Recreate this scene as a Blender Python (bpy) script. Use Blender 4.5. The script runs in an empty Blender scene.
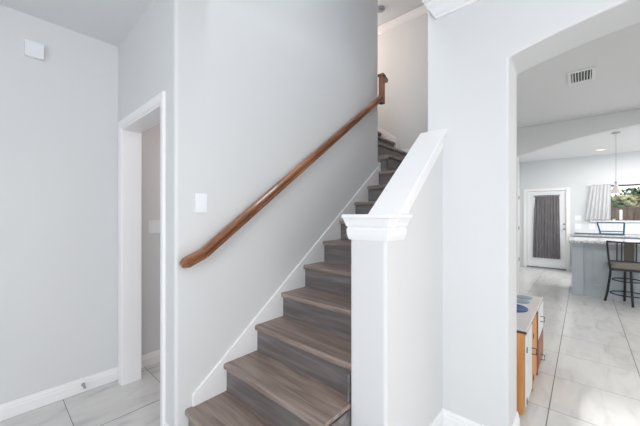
import bpy, bmesh, math, random
from mathutils import Vector, Matrix

# ------------------------------------------------------------ camera
F_PX, YAW, EYE = 295.5, 41.67, 1.355
cd = bpy.data.cameras.new('camera'); cam = bpy.data.objects.new('camera', cd)
bpy.context.collection.objects.link(cam); bpy.context.scene.camera = cam
cd.sensor_fit = 'HORIZONTAL'; cd.sensor_width = 36.0
cd.lens = 36.0 * F_PX / 640.0
cd.shift_y = 2.0 / 640.0
cd.clip_start = 0.02; cd.clip_end = 200
cam.location = (0, 0, EYE)
cam.rotation_euler = (math.radians(90), 0, math.radians(YAW))

# ------------------------------------------------------------ world, exposure
sc = bpy.context.scene
w = bpy.data.worlds.new('daylight'); sc.world = w; w.use_nodes = True
bg = w.node_tree.nodes['Background']
bg.inputs[0].default_value = (0.88, 0.94, 1.0, 1); bg.inputs[1].default_value = 2.2
vs = sc.view_settings
sc.display_settings.display_device = 'sRGB'
vs.view_transform = 'Standard'; vs.look = 'None'; vs.gamma = 1; vs.exposure = 0.0
vs.use_curve_mapping = False
try:
    sc.cycles.use_denoising = True
    sc.cycles.max_bounces = 10; sc.cycles.diffuse_bounces = 6; sc.cycles.transparent_max_bounces = 12
    sc.cycles.sample_clamp_indirect = 6
    sc.cycles.caustics_reflective = False; sc.cycles.caustics_refractive = False
except Exception:
    pass

def area(name, loc, target, size, power, color, sy=None):
    l = bpy.data.lights.new(name, 'AREA'); l.shape = 'RECTANGLE'
    l.size = size; l.size_y = sy or size; l.energy = power; l.color = color
    o = bpy.data.objects.new(name, l); bpy.context.collection.objects.link(o)
    o.location = loc
    o.rotation_euler = (Vector(target) - Vector(loc)).to_track_quat('-Z', 'Y').to_euler()
    return o
# added area fills standing in for daylight, inside two unseen windows behind the camera
area('rear_window_fill', (0.75, -2.50, 1.65), (-0.2, 2, 1.4), 2.3, 47, (0.78, 0.89, 1.0), 1.7)
area('side_window_fill', (2.10, -0.15, 1.65), (-1.5, 1.1, 1.6), 1.8, 33, (1.0, 0.975, 0.96), 1.6)
# ceiling lamps of the foyer, the stair head, the hallway, the kitchen; added fills
area('foyer_ceiling_lamp', (0.6, -0.9, 2.70), (0.6, -0.9, 0), 0.5, 16, (1.0, 0.93, 0.86))
area('stair_head_lamp', (-2.9, 3.2, 4.0), (-1.7, 3.9, 2.7), 0.7, 15, (1.0, 0.80, 0.66))
area('stairwell_cool_fill', (-1.25, 1.15, 4.05), (-1.4, 2.0, 2.4), 0.6, 15, (0.84, 0.92, 1.0))  # added cool fill for the upper stair wall; no window modelled here
area('small_room_fill', (-2.25, 2.2, 2.6), (-2.7, 1.1, 0.6), 0.8, 11, (1.0, 0.88, 0.85))  # unseen fill added to brighten the room behind the doorway
area('hallway_lamp', (2.1, 3.9, 2.70), (2.1, 3.9, 0), 1.6, 50, (1.0, 0.97, 0.93))
area('kitchen_lamp', (1.2, 7.9, 2.70), (1.2, 7.9, 0), 2.4, 68, (1.0, 0.98, 0.95), 1.4)
area('kitchen_side_fill', (3.9, 7.6, 1.5), (-1, 7.6, 2.3), 2.2, 52, (0.95, 0.98, 1.0), 1.8)  # added fill aimed up to lift the kitchen ceiling; side wall is solid

# ------------------------------------------------------------ materials
MATS = {}
def mat(name, col, rough=0.6, metal=0.0, noise=None, nscale=8.0, bump=0.0, bscale=60.0, emit=None, estr=0, coat=0.0, spec=None):
    if name in MATS: return MATS[name]
    m = bpy.data.materials.new(name); m.use_nodes = True
    nt = m.node_tree; b = nt.nodes['Principled BSDF']
    b.inputs['Base Color'].default_value = (*col, 1); b.inputs['Roughness'].default_value = rough
    b.inputs['Metallic'].default_value = metal
    if coat: b.inputs['Coat Weight'].default_value = coat
    if spec is not None: b.inputs['Specular IOR Level'].default_value = spec
    tc = nt.nodes.new('ShaderNodeTexCoord')
    n = nt.nodes.new('ShaderNodeTexNoise'); n.inputs['Scale'].default_value = nscale; n.inputs['Detail'].default_value = 4
    nt.links.new(tc.outputs['Object'], n.inputs['Vector'])
    mx = nt.nodes.new('ShaderNodeMix'); mx.data_type = 'RGBA'
    a = 0.03 if noise is None else noise
    mx.inputs[6].default_value = (*[c * (1 - a) for c in col], 1); mx.inputs[7].default_value = (*[min(1, c * (1 + a)) for c in col], 1)
    nt.links.new(n.outputs['Fac'], mx.inputs[0]); nt.links.new(mx.outputs[2], b.inputs['Base Color'])
    if bump:
        n2 = nt.nodes.new('ShaderNodeTexNoise'); n2.inputs['Scale'].default_value = bscale
        nt.links.new(tc.outputs['Object'], n2.inputs['Vector'])
        bp = nt.nodes.new('ShaderNodeBump'); bp.inputs['Strength'].default_value = bump; bp.inputs['Distance'].default_value = 0.002
        nt.links.new(n2.outputs['Fac'], bp.inputs['Height']); nt.links.new(bp.outputs[0], b.inputs['Normal'])
    if emit:
        b.inputs['Emission Color'].default_value = (*emit, 1); b.inputs['Emission Strength'].default_value = estr
    MATS[name] = m
    return m

def wood(name, c1, c2, c3, rough=0.4, stretch=(1.2, 14, 14), scale=2.2, coat=0.0):
    m = bpy.data.materials.new(name); m.use_nodes = True; nt = m.node_tree; b = nt.nodes['Principled BSDF']
    tc = nt.nodes.new('ShaderNodeTexCoord'); mp = nt.nodes.new('ShaderNodeMapping'); mp.inputs['Scale'].default_value = stretch
    n = nt.nodes.new('ShaderNodeTexNoise'); n.inputs['Scale'].default_value = scale; n.inputs['Detail'].default_value = 7; n.inputs['Distortion'].default_value = 0.6
    r = nt.nodes.new('ShaderNodeValToRGB')
    r.color_ramp.elements[0].color = (*c1, 1); r.color_ramp.elements[0].position = 0.3
    r.color_ramp.elements[1].color = (*c3, 1); r.color_ramp.elements[1].position = 0.72
    e = r.color_ramp.elements.new(0.5); e.color = (*c2, 1)
    nt.links.new(tc.outputs['Object'], mp.inputs[0]); nt.links.new(mp.outputs[0], n.inputs['Vector'])
    nt.links.new(n.outputs['Fac'], r.inputs[0]); nt.links.new(r.outputs[0], b.inputs['Base Color'])
    b.inputs['Roughness'].default_value = rough; b.inputs['Coat Weight'].default_value = coat
    bp = nt.nodes.new('ShaderNodeBump'); bp.inputs['Strength'].default_value = 0.15; bp.inputs['Distance'].default_value = 0.002
    nt.links.new(n.outputs['Fac'], bp.inputs['Height']); nt.links.new(bp.outputs[0], b.inputs['Normal'])
    return m

def tile_floor():
    m = bpy.data.materials.new('marble_tile'); m.use_nodes = True; nt = m.node_tree; b = nt.nodes['Principled BSDF']
    N = nt.nodes.new; L = nt.links.new
    tc = N('ShaderNodeTexCoord'); sx = N('ShaderNodeSeparateXYZ'); L(tc.outputs['Object'], sx.inputs[0])
    def mth(op, a, b_=None, c=None):
        n = N('ShaderNodeMath'); n.operation = op
        for i, v in enumerate((a, b_, c)):
            if v is None: continue
            if isinstance(v, (int, float)): n.inputs[i].default_value = v
            else: L(v, n.inputs[i])
        return n.outputs[0]
    def cell(v, off, per):
        return mth('DIVIDE', mth('SUBTRACT', v, off), per)
    cx = cell(sx.outputs[0], -0.178, 0.535); cy = cell(sx.outputs[1], 0.366, 0.56)
    def dist(c, per):
        fr = mth('FRACT', c); return mth('MULTIPLY', mth('MINIMUM', fr, mth('SUBTRACT', 1.0, fr)), per)
    gx = mth('LESS_THAN', dist(cx, 0.535), 0.0028); gy = mth('LESS_THAN', dist(cy, 0.56), 0.0020)
    g = mth('MAXIMUM', gx, gy)
    ix = mth('FLOOR', cx); iy = mth('FLOOR', cy)
    comb = N('ShaderNodeCombineXYZ'); L(ix, comb.inputs[0]); L(iy, comb.inputs[1])
    wn = N('ShaderNodeTexWhiteNoise'); L(comb.outputs[0], wn.inputs['Vector'])
    sc_ = N('ShaderNodeVectorMath'); sc_.operation = 'SCALE'; sc_.inputs['Scale'].default_value = 7.0; L(wn.outputs['Color'], sc_.inputs[0])
    ad = N('ShaderNodeVectorMath'); ad.operation = 'ADD'; L(tc.outputs['Object'], ad.inputs[0]); L(sc_.outputs[0], ad.inputs[1])
    mp = N('ShaderNodeMapping'); mp.inputs['Scale'].default_value = (5.0, 1.3, 1); mp.inputs['Rotation'].default_value = (0, 0, 0.5); L(ad.outputs[0], mp.inputs[0])
    n = N('ShaderNodeTexNoise'); n.inputs['Scale'].default_value = 1.6; n.inputs['Detail'].default_value = 8; n.inputs['Distortion'].default_value = 1.3; L(mp.outputs[0], n.inputs['Vector'])
    r = N('ShaderNodeValToRGB'); r.color_ramp.elements[0].color = (0.52, 0.52, 0.52, 1); r.color_ramp.elements[0].position = 0.30
    r.color_ramp.elements[1].color = (0.66, 0.655, 0.64, 1); r.color_ramp.elements[1].position = 0.62
    e = r.color_ramp.elements.new(0.44); e.color = (0.615, 0.61, 0.60, 1)
    L(n.outputs['Fac'], r.inputs[0])
    mx = N('ShaderNodeMix'); mx.data_type = 'RGBA'; L(g, mx.inputs[0]); L(r.outputs[0], mx.inputs[6]); mx.inputs[7].default_value = (0.14, 0.13, 0.13, 1)
    L(mx.outputs[2], b.inputs['Base Color'])
    L(mth('MULTIPLY_ADD', g, 0.6, 0.17), b.inputs['Roughness'])
    return m

wall_m = mat('wall_paint', (0.70, 0.70, 0.70), 0.75, noise=0.01, nscale=2, bump=0.12, bscale=90)
wall_w = mat('kitchen_wall_paint', (0.68, 0.70, 0.71), 0.75, noise=0.01, nscale=2)
ceil_m = mat('ceiling_paint', (0.74, 0.745, 0.75), 0.85, noise=0.01, nscale=2, bump=0.2, bscale=70)
trim_m = mat('white_trim_paint', (0.86, 0.85, 0.85), 0.35, noise=0.01)
white_m = mat('white_plastic', (0.86, 0.87, 0.89), 0.35, noise=0.01)
floor_m = tile_floor()
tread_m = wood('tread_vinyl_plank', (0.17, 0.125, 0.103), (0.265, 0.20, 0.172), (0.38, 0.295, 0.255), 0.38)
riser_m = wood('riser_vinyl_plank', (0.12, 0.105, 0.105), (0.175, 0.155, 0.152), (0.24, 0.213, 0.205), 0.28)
rail_m = wood('stained_oak', (0.10, 0.035, 0.014), (0.24, 0.09, 0.036), (0.40, 0.175, 0.075), 0.28, (14, 1.2, 1.4), 2.6, 0.5)
pine_m = wood('orange_pine', (0.48, 0.19, 0.05), (0.60, 0.26, 0.08), (0.70, 0.36, 0.13), 0.45, (12, 12, 1.2), 2.0)
pine_d = wood('dark_pine', (0.22, 0.07, 0.03), (0.30, 0.10, 0.04), (0.38, 0.15, 0.07), 0.45, (12, 12, 1.2), 2.0)
metal_m = mat('dark_bronze_metal', (0.045, 0.045, 0.05), 0.4, 0.6)
steel_m = mat('brushed_steel', (0.45, 0.45, 0.46), 0.3, 1.0)
brass_m = mat('aged_brass', (0.30, 0.24, 0.16), 0.4, 0.9)

def curtain_mat(name, col, col2, alpha=0.0):
    m = bpy.data.materials.new(name); m.use_nodes = True; nt = m.node_tree; b = nt.nodes['Principled BSDF']
    b.inputs['Roughness'].default_value = 0.9
    tc = nt.nodes.new('ShaderNodeTexCoord'); mp = nt.nodes.new('ShaderNodeMapping'); mp.inputs['Scale'].default_value = (30, 30, 4)
    n = nt.nodes.new('ShaderNodeTexNoise'); n.inputs['Scale'].default_value = 1.5; n.inputs['Detail'].default_value = 5
    mx = nt.nodes.new('ShaderNodeMix'); mx.data_type = 'RGBA'; mx.inputs[6].default_value = (*col, 1); mx.inputs[7].default_value = (*col2, 1)
    nt.links.new(tc.outputs['Object'], mp.inputs[0]); nt.links.new(mp.outputs[0], n.inputs['Vector'])
    nt.links.new(n.outputs['Fac'], mx.inputs[0]); nt.links.new(mx.outputs[2], b.inputs['Base Color'])
    tr = nt.nodes.new('ShaderNodeBsdfTranslucent'); nt.links.new(mx.outputs[2], tr.inputs[0])
    ms = nt.nodes.new('ShaderNodeMixShader'); ms.inputs[0].default_value = 0.3
    out = nt.nodes['Material Output']
    nt.links.new(b.outputs[0], ms.inputs[1]); nt.links.new(tr.outputs[0], ms.inputs[2]); nt.links.new(ms.outputs[0], out.inputs[0])
    return m
def glass_mat():
    m = bpy.data.materials.new('window_glass'); m.use_nodes = True; nt = m.node_tree
    for n in list(nt.nodes):
        if n.type == 'BSDF_PRINCIPLED': nt.nodes.remove(n)
    t = nt.nodes.new('ShaderNodeBsdfTransparent'); g = nt.nodes.new('ShaderNodeBsdfGlossy'); g.inputs['Roughness'].default_value = 0.02
    fz = nt.nodes.new('ShaderNodeFresnel'); fz.inputs[0].default_value = 1.12
    ms = nt.nodes.new('ShaderNodeMixShader'); nt.links.new(fz.outputs[0], ms.inputs[0]); nt.links.new(t.outputs[0], ms.inputs[1]); nt.links.new(g.outputs[0], ms.inputs[2])
    nt.links.new(ms.outputs[0], nt.nodes['Material Output'].inputs[0]); return m
glass_m = glass_mat()
def granite():
    m = bpy.data.materials.new('granite'); m.use_nodes = True; nt = m.node_tree; b = nt.nodes['Principled BSDF']
    tc = nt.nodes.new('ShaderNodeTexCoord'); n = nt.nodes.new('ShaderNodeTexNoise'); n.inputs['Scale'].default_value = 55; n.inputs['Detail'].default_value = 6
    r = nt.nodes.new('ShaderNodeValToRGB'); r.color_ramp.elements[0].color = (0.28, 0.27, 0.27, 1); r.color_ramp.elements[0].position = 0.38
    r.color_ramp.elements[1].color = (0.70, 0.70, 0.70, 1); r.color_ramp.elements[1].position = 0.55
    nt.links.new(tc.outputs['Object'], n.inputs['Vector']); nt.links.new(n.outputs['Fac'], r.inputs[0]); nt.links.new(r.outputs[0], b.inputs['Base Color'])
    b.inputs['Roughness'].default_value = 0.15; return m
granite_m = granite()

# ------------------------------------------------------------ mesh helpers
class MB:
    def __init__(s): s.v = []; s.f = []; s.smooth = []
    def add(s, vs_, fs, sm=False):
        o = len(s.v); s.v += [tuple(p) for p in vs_]; s.f += [[i + o for i in f] for f in fs]; s.smooth += [sm] * len(fs); return s
    def box(s, x0, x1, y0, y1, z0, z1):
        v = [(x, y, z) for x in (x0, x1) for y in (y0, y1) for z in (z0, z1)]
        return s.add(v, [(0, 1, 3, 2), (4, 6, 7, 5), (0, 4, 5, 1), (2, 3, 7, 6), (0, 2, 6, 4), (1, 5, 7, 3)])
    def prism(s, poly, ax, a0, a1):
        n = len(poly)
        def P(p, a):
            if ax == 'z': return (p[0], p[1], a)
            if ax == 'x': return (a, p[0], p[1])
            return (p[0], a, p[1])
        v = [P(p, a0) for p in poly] + [P(p, a1) for p in poly]
        f = [list(range(n))[::-1], [i + n for i in range(n)]] + [(i, (i + 1) % n, (i + 1) % n + n, i + n) for i in range(n)]
        return s.add(v, f)
    def sweep(s, rings, close=True, sm=False):
        n = len(rings[0]); v = [p for r in rings for p in r]; f = []
        for k in range(len(rings) - 1):
            for i in range(n):
                j = (i + 1) % n
                f.append((k * n + i, k * n + j, (k + 1) * n + j, (k + 1) * n + i))
        if close:
            f.append(list(range(n))[::-1]); f.append([(len(rings) - 1) * n + i for i in range(n)])
        return s.add(v, f, sm)
    def tube(s, pts, r, n=10):
        pts = [Vector(p) for p in pts]; rings = []
        for i, p in enumerate(pts):
            t = (pts[min(i + 1, len(pts) - 1)] - pts[max(i - 1, 0)]).normalized()
            up = Vector((0, 0, 1)) if abs(t.z) < 0.95 else Vector((1, 0, 0))
            a = t.cross(up).normalized(); b = t.cross(a).normalized()
            rr = r[i] if isinstance(r, (list, tuple)) else r
            rings.append([p + rr * (math.cos(k * 2 * math.pi / n) * a + math.sin(k * 2 * math.pi / n) * b) for k in range(n)])
        return s.sweep(rings, True, True)
    def lathe(s, prof, c, n=24, ax='z'):
        rings = []
        for r, h in prof:
            ring = []
            for k in range(n):
                a = 2 * math.pi * k / n; x, y = r * math.cos(a), r * math.sin(a)
                if ax == 'z': ring.append((c[0] + x, c[1] + y, c[2] + h))
                elif ax == 'x': ring.append((c[0] + h, c[1] + x, c[2] + y))
                else: ring.append((c[0] + x, c[1] + h, c[2] + y))
            rings.append(ring)
        return s.sweep(rings, True, True)
    def build(s, name, m, parent=None, bevel=0, seg=2, kind=None):
        me = bpy.data.meshes.new(name)
        off = Vector(parent['_base']) if parent is not None and '_base' in parent else Vector((0, 0, 0))
        me.from_pydata([tuple(Vector(p) - off) for p in s.v], [], s.f)
        bm = bmesh.new(); bm.from_mesh(me); bmesh.ops.recalc_face_normals(bm, faces=bm.faces); bm.to_mesh(me); bm.free()
        for p, sm in zip(me.polygons, s.smooth): p.use_smooth = sm
        if any(s.smooth):
            try: me.set_sharp_from_angle(angle=math.radians(40))
            except Exception: pass
        me.materials.append(m)
        o = bpy.data.objects.new(name, me); bpy.context.collection.objects.link(o)
        if parent is not None:
            o.parent = parent; o['_base'] = tuple(off)
        if bevel:
            b = o.modifiers.new('bevel', 'BEVEL'); b.width = bevel; b.segments = seg; b.limit_method = 'ANGLE'; b.angle_limit = math.radians(35)
            b.harden_normals = False
        if kind: o['kind'] = kind
        return o

def thing(name, label, cat, loc, group=None):
    o = bpy.data.objects.new(name, None); bpy.context.collection.objects.link(o); o.location = loc
    o.empty_display_size = 0.1
    o['_base'] = tuple(loc); o['label'] = label; o['category'] = cat
    if group: o['group'] = group
    return o
def tag(o, label, cat, group=None):
    o['label'] = label; o['category'] = cat
    if group: o['group'] = group
    return o
def recentre(o):                        # put a single-mesh thing's origin at its own base
    vsx = [v.co for v in o.data.vertices]
    c = Vector(((min(v.x for v in vsx) + max(v.x for v in vsx)) / 2, (min(v.y for v in vsx) + max(v.y for v in vsx)) / 2, min(v.z for v in vsx)))
    o.data.transform(Matrix.Translation(-c)); o.location = c; return o
def S(name): return dict(name=name, kind='structure')
def struct(mb, name, m, bevel=0, seg=2): return mb.build(name, m, None, bevel, seg, 'structure')

def rounded(poly, rad):                 # footprint with chosen corners rounded (bullnose corner bead)
    out = []; n = len(poly)
    for i, p in enumerate(poly):
        r = rad.get(i, 0)
        if not r: out.append(p); continue
        P = Vector(p); A = (Vector(poly[i - 1]) - P).normalized(); B = (Vector(poly[(i + 1) % n]) - P).normalized()
        c = P + (A + B) * r; K = 6
        s0 = P + A * r; s1 = P + B * r; a0 = (s0 - c).angle_signed(s1 - c)
        for k in range(K + 1):
            q = (s0 - c); q.rotate(Matrix.Rotation(-a0 * k / K, 2)); out.append(tuple(c + q))
    return out

# ------------------------------------------------------------ room shell
H = 2.743; HS = 4.145
XL, XS, XR = -2.87, -1.75, -0.681       # left wall, stair wall, knee wall right face
YD, YP, YF = 0.714, 1.958, 3.90         # doorway wall, pier wall, stair head wall
struct(MB().box(-3.2, 4.2, -2.8, 9.6, -0.12, 0.0), 'floor', floor_m)

mb = MB()
mb.box(-3.2, -1.99, -2.8, 2.85, H, H + 0.15); mb.box(-1.99, -1.87, -2.8, YD, H, H + 0.15); mb.box(-1.99, -1.87, YD + 0.12, 2.85, H, H + 0.15); mb.box(-1.87, -0.78, -2.8, YD, H, H + 0.15); mb.box(XS, -0.78, YD, 0.93, H, H + 0.15)
mb.box(-0.78, 4.2, -2.8, 9.6, H, H + 0.15); mb.box(-1.5, -0.78, 4.05, 9.6, H, H + 0.15)
struct(mb, 'ceiling', ceil_m)
struct(MB().box(-3.9, -0.60, 0.80, 4.1, HS, HS + 0.12), 'ceiling_stairwell', ceil_m)

struct(MB().box(XL - 0.15, XL, -2.8, YD, 0, H), 'wall_left', wall_m)
struct(MB().box(-3.10, -2.94, YD + 0.125, 3.0, 0, H), 'wall_small_room', wall_m)
# stair wall with the bit of doorway wall in front of it, bullnose corners
fp = [(-1.935, YD), (XS, YD), (XS, 2.97), (-3.9, 2.97), (-3.9, 2.85), (-1.87, 2.85), (-1.87, YD + 0.12), (-1.935, YD + 0.12)]
struct(MB().prism(rounded(fp, {1: 0.02, 2: 0.02}), 'z', 0, HS), 'wall_stair', wall_m)
mb = MB(); mb.box(-3.0, -2.737, YD, YD + 0.12, 0, H); mb.box(-2.737, -1.935, YD, YD + 0.12, 2.045, H)
struct(mb, 'wall_doorway', wall_m)
struct(MB().box(-3.9, -0.66, YF, YF + 0.12, 0, HS), 'wall_stair_head', wall_m)
# well right wall and well front wall above the foyer ceiling
mb = MB(); mb.box(-0.78, -0.66, YP + 0.29, YF, 0, HS); mb.box(-0.78, -0.66, 0.93, YP + 0.29, H + 0.15, HS); mb.box(-1.87, -0.66, 0.81, 0.93, H + 0.15, HS)
struct(mb, 'wall_stairwell', wall_m)

def arch_wall(name, x0, x1, y0, y1, xa, xb, zs, za, m, rnd=0.0):
    """wall with a segmental arch opening from xa to xb (spring zs, apex za)"""
    hc = (xb - xa) / 2; sg = za - zs; R = (hc * hc + sg * sg) / (2 * sg); cx = (xa + xb) / 2; K = 40
    arc = [(xa + (xb - xa) * i / K) for i in range(K + 1)]
    arc = [(x, za - R + math.sqrt(R * R - (x - cx) ** 2)) for x in arc]
    poly = [(x0, 0), (xa, 0)] + arc + [(xb, 0), (x1, 0), (x1, H), (x0, H)]
    # triangulable pieces: left pier, right pier, spandrel slices
    mb = MB(); v = []; f = []
    n = len(arc)
    ring = []
    for y in (y0, y1):
        base = len(v)
        v += [(x0, y, 0), (xa, y, 0)] + [(x, y, z) for x, z in arc] + [(xb, y, 0), (x1, y, 0), (x1, y, H), (x0, y, H)] + [(x, y, H) for x, z in arc]
        ring.append(base)
    for b in ring:
        a0 = b + 2; t0 = b + 2 + n + 4; iL = b; iLa = b + 1; iRb = b + 2 + n; iR = iRb + 1; iTR = iRb + 2; iTL = iRb + 3
        f.append((iL, iLa, a0, t0, iTL)); f.append((iRb, iR, iTR, t0 + n - 1, a0 + n - 1))
        for i in range(n - 1): f.append((a0 + i, a0 + i + 1, t0 + i + 1, t0 + i))
    b0, b1 = ring
    edge = [0, 1] + [2 + i for i in range(n)] + [2 + n, 3 + n, 4 + n] + [2 + n + 4 + i for i in range(n - 1, -1, -1)] + [5 + n]
    for i in range(len(edge)):
        p, q = edge[i], edge[(i + 1) % len(edge)]
        f.append((b0 + p, b0 + q, b1 + q, b1 + p))
    o = struct(mb.add(v, f), name, m)
    bm = bmesh.new(); bm.from_mesh(o.data); bmesh.ops.remove_doubles(bm, verts=bm.verts, dist=1e-5); bm.to_mesh(o.data); bm.free()
    if rnd:
        b = o.modifiers.new('bevel', 'BEVEL'); b.width = rnd; b.segments = 4; b.limit_method = 'ANGLE'; b.angle_limit = math.radians(60)
    return o
arch_wall('wall_pier', -0.782, 2.3, YP, YP + 0.285, -0.315, 1.46, 2.247, 2.370, wall_m, 0.012)
arch_wall('wall_kitchen_arch', -2.0, 4.1, 5.65, 5.77, -0.785, 2.70, 2.295, 2.56, wall_m, 0.008)
struct(MB().box(2.15, 2.3, -2.8, -1.05, 0, H).box(2.15, 2.3, 0.75, YP, 0, H).box(2.15, 2.3, -1.05, 0.75, 0, 0.85).box(2.15, 2.3, -1.05, 0.75, 2.45, H), 'wall_right', wall_m)
struct(MB().box(-3.0, -0.5, -2.75, -2.6, 0, H).box(2.0, 2.3, -2.75, -2.6, 0, H).box(-0.5, 2.0, -2.75, -2.6, 0, 0.8).box(-0.5, 2.0, -2.75, -2.6, 2.5, H), 'wall_back', wall_m)
struct(MB().box(-2.12, -2.0, 4.02, 5.65, 0, H), 'wall_hallway', wall_m)
struct(MB().box(4.1, 4.2, YP, 9.4, 0, H).box(2.3, 4.1, YP, YP + 0.15, 0, H), 'wall_far_right', wall_m)
# kitchen far wall with door opening and window opening
DX0, DX1 = -1.10, -0.307
WX0, WX1, WZ0, WZ1 = 0.16, 1.75, 1.22, 2.03
mb = MB(); Y0, Y1 = 9.4, 9.55
mb.box(-1.4, DX0, Y0, Y1, 0, H); mb.box(DX0, DX1, Y0, Y1, 1.965, H); mb.box(DX1, WX0, Y0, Y1, 0, H)
mb.box(WX0, WX1, Y0, Y1, 0, WZ0); mb.box(WX0, WX1, Y0, Y1, WZ1, H); mb.box(WX1, 4.1, Y0, Y1, 0, H)
struct(mb, 'wall_kitchen', wall_w)
struct(MB().box(-1.37, -1.25, 5.77, 9.4, 0, H), 'wall_kitchen_left', wall_w)

# foyer window frames behind the camera
def window(name, axis, c, a0, a1, z0, z1, nx, m=trim_m, d=0.06):
    mb = MB(); t = 0.05
    def bx(p0, p1, q0, q1):
        if axis == 'y': mb.box(p0, p1, c, c + d, q0, q1)
        else: mb.box(c, c + d, p0, p1, q0, q1)
    bx(a0, a1, z0, z0 + t); bx(a0, a1, z1 - t, z1); bx(a0, a0 + t, z0 + t, z1 - t); bx(a1 - t, a1, z0 + t, z1 - t)
    for k in range(1, nx):
        x = a0 + (a1 - a0) * k / nx; bx(x - t / 2, x + t / 2, z0 + t, z1 - t)
    o = mb.build(name, m, None, 0, 2, 'structure')
    g = MB()
    if axis == 'y': g.box(a0 + t, a1 - t, c + d / 2 - 0.003, c + d / 2 + 0.003, z0 + t, z1 - t)
    else: g.box(c + d / 2 - 0.003, c + d / 2 + 0.003, a0 + t, a1 - t, z0 + t, z1 - t)
    g.build('pane', glass_m, o)
    return o
window('window_2', 'y', -2.72, -0.5, 2.0, 0.8, 2.5, 3)
window('window_3', 'x', 2.2, -1.05, 0.75, 0.85, 2.45, 2)

# ---- baseboards
def basebd(name, pts, h=0.105, t=0.016):
    """profiled board along a polyline on the floor; the room lies to the left of the walking direction"""
    prof = [(0, 0), (t, 0), (t, h * 0.62), (t * 0.7, h * 0.68), (t * 0.7, h * 0.8), (t * 0.45, h * 0.88), (t * 0.3, h), (0, h)]
    P = [Vector(p) for p in pts]; rings = []
    for i, p in enumerate(P):
        d0 = (P[i] - P[i - 1]).normalized() if i > 0 else (P[1] - P[0]).normalized()
        d1 = (P[i + 1] - P[i]).normalized() if i < len(P) - 1 else d0
        n0 = Vector((-d0.y, d0.x)); n1 = Vector((-d1.y, d1.x)); m_ = (n0 + n1).normalized(); k = 1 / max(0.3, m_.dot(n0))
        rings.append([(p.x + m_.x * a * k, p.y + m_.y * a * k, z) for a, z in prof])
    return struct(MB().sweep(rings), name, trim_m)
basebd('baseboard_left', [(XL, YD), (XL, -2.59)])
basebd('baseboard_small_room', [(-2.94, 2.8), (-2.94, YD + 0.13)])
basebd('baseboard_doorway', [(XS, 0.785), (XS, YD), (-1.878, YD)])
basebd('baseboard_pier', [(-0.315, YP + 0.285), (-0.315, YP), (XR, YP), (XR, 1.41)])
basebd('baseboard_kitchen', [(0.4, 9.4), (-0.235, 9.4)])
basebd('baseboard_hallway', [(-0.66, YP + 0.285), (-0.66, 4.02)][::-1])

# ---- doorway casing (left foyer doorway)
OX0, OX1, OZ = -2.737, -1.937, 2.045
mb = MB(); ct, cw = 0.012, 0.057
prof_c = [(0.0, 0), (0.0, 0.010), (0.004, 0.013), (0.020, 0.014), (0.032, 0.018), (0.045, 0.020), (cw, 0.018), (cw, 0)]
rings = []
for cx_, cz_, sx_, sz_ in ((OX0, 0, -1, 0), (OX0, OZ, -1, 1), (OX1, OZ, 1, 1), (OX1, 0, 1, 0)):
    rings.append([(cx_ + sx_ * a, YD - b, cz_ + sz_ * a) for a, b in prof_c])
mb.sweep(rings)
# jamb lining
mb.box(OX0, OX0 + 0.012, YD - 0.008, YD + 0.13, 0, OZ); mb.box(OX1 - 0.012, OX1, YD - 0.008, YD + 0.13, 0, OZ)
mb.box(OX0 + 0.012, OX1 - 0.012, YD - 0.008, YD + 0.13, OZ - 0.014, OZ)
struct(mb, 'trim_1', trim_m, 0.003, 2)

# ---- crown mouldings
def crown(name, pts, ztop, m, cut=0.0, h=0.105, out=0.09):
    prof = [(0, 0), (0, -h), (0.012, -h), (0.016, -h * 0.88), (0.03, -h * 0.80), (0.05, -h * 0.52), (0.072, -h * 0.34), (0.074, -h * 0.2), (out, -h * 0.14), (out, 0)]
    (x0, y0), (x1, y1) = pts; rings = []
    for k, (x, y) in enumerate(pts):
        rings.append([(x + (cut * (-dz / h) if k == 0 else 0), y - a, ztop + dz) for a, dz in prof])
    return struct(MB().sweep(rings), name, m)
crown('trim_2', [(-0.781, YP), (2.15, YP)], H, trim_m, cut=0.06)
crown('trim_3', [(-3.85, YF), (-0.782, YF)], HS, trim_m, h=0.088, out=0.06)

# ---- knee wall beside the stairs
SL = 0.7333
def capz(y): return 1.30 + 0.79 * (y - 1.25)
K0, K1 = 1.40, YP + 0.01
kz0, kz1 = 1.322, 1.865
kn = MB().prism([(1.399, 0), (YP - 0.001, 0), (YP - 0.001, 1.80), (1.399, 1.32)], 'x', -0.80, XR)
struct(kn, 'wall_knee', wall_m)

# ---- sloped cap on the knee wall : measured at the newel (y~1.33, z 1.358) and at the pier (y 1.958, z 1.915)
ya, za_, yb, zb_ = 1.262, 1.329, YP, 1.913
sl = (zb_ - za_) / (yb - ya)
mb = MB()
th = 0.030
mb.prism([(ya, za_ - th), (yb, zb_ - th), (yb, zb_), (ya, za_)], 'x', -0.828, -0.652)
ys = 1.436; zs_ = za_ + (ys - ya) * sl
mb.prism([(ys, zs_ - th - 0.045), (yb, zb_ - th - 0.045), (yb, zb_ - th), (ys, zs_ - th)], 'x', -0.815, -0.664)
mb.prism([(ys, zs_ - th - 0.085), (yb, zb_ - th - 0.085), (yb, zb_ - th - 0.045), (ys, zs_ - th - 0.045)], 'x', -0.808, -0.672)
mb.prism([(1.335, 1.3588), (1.4355, 1.3588), (1.4355, 1.4436)], 'x', -0.815, -0.664)
struct(mb, 'trim_4', trim_m, 0.004, 2)

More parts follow.
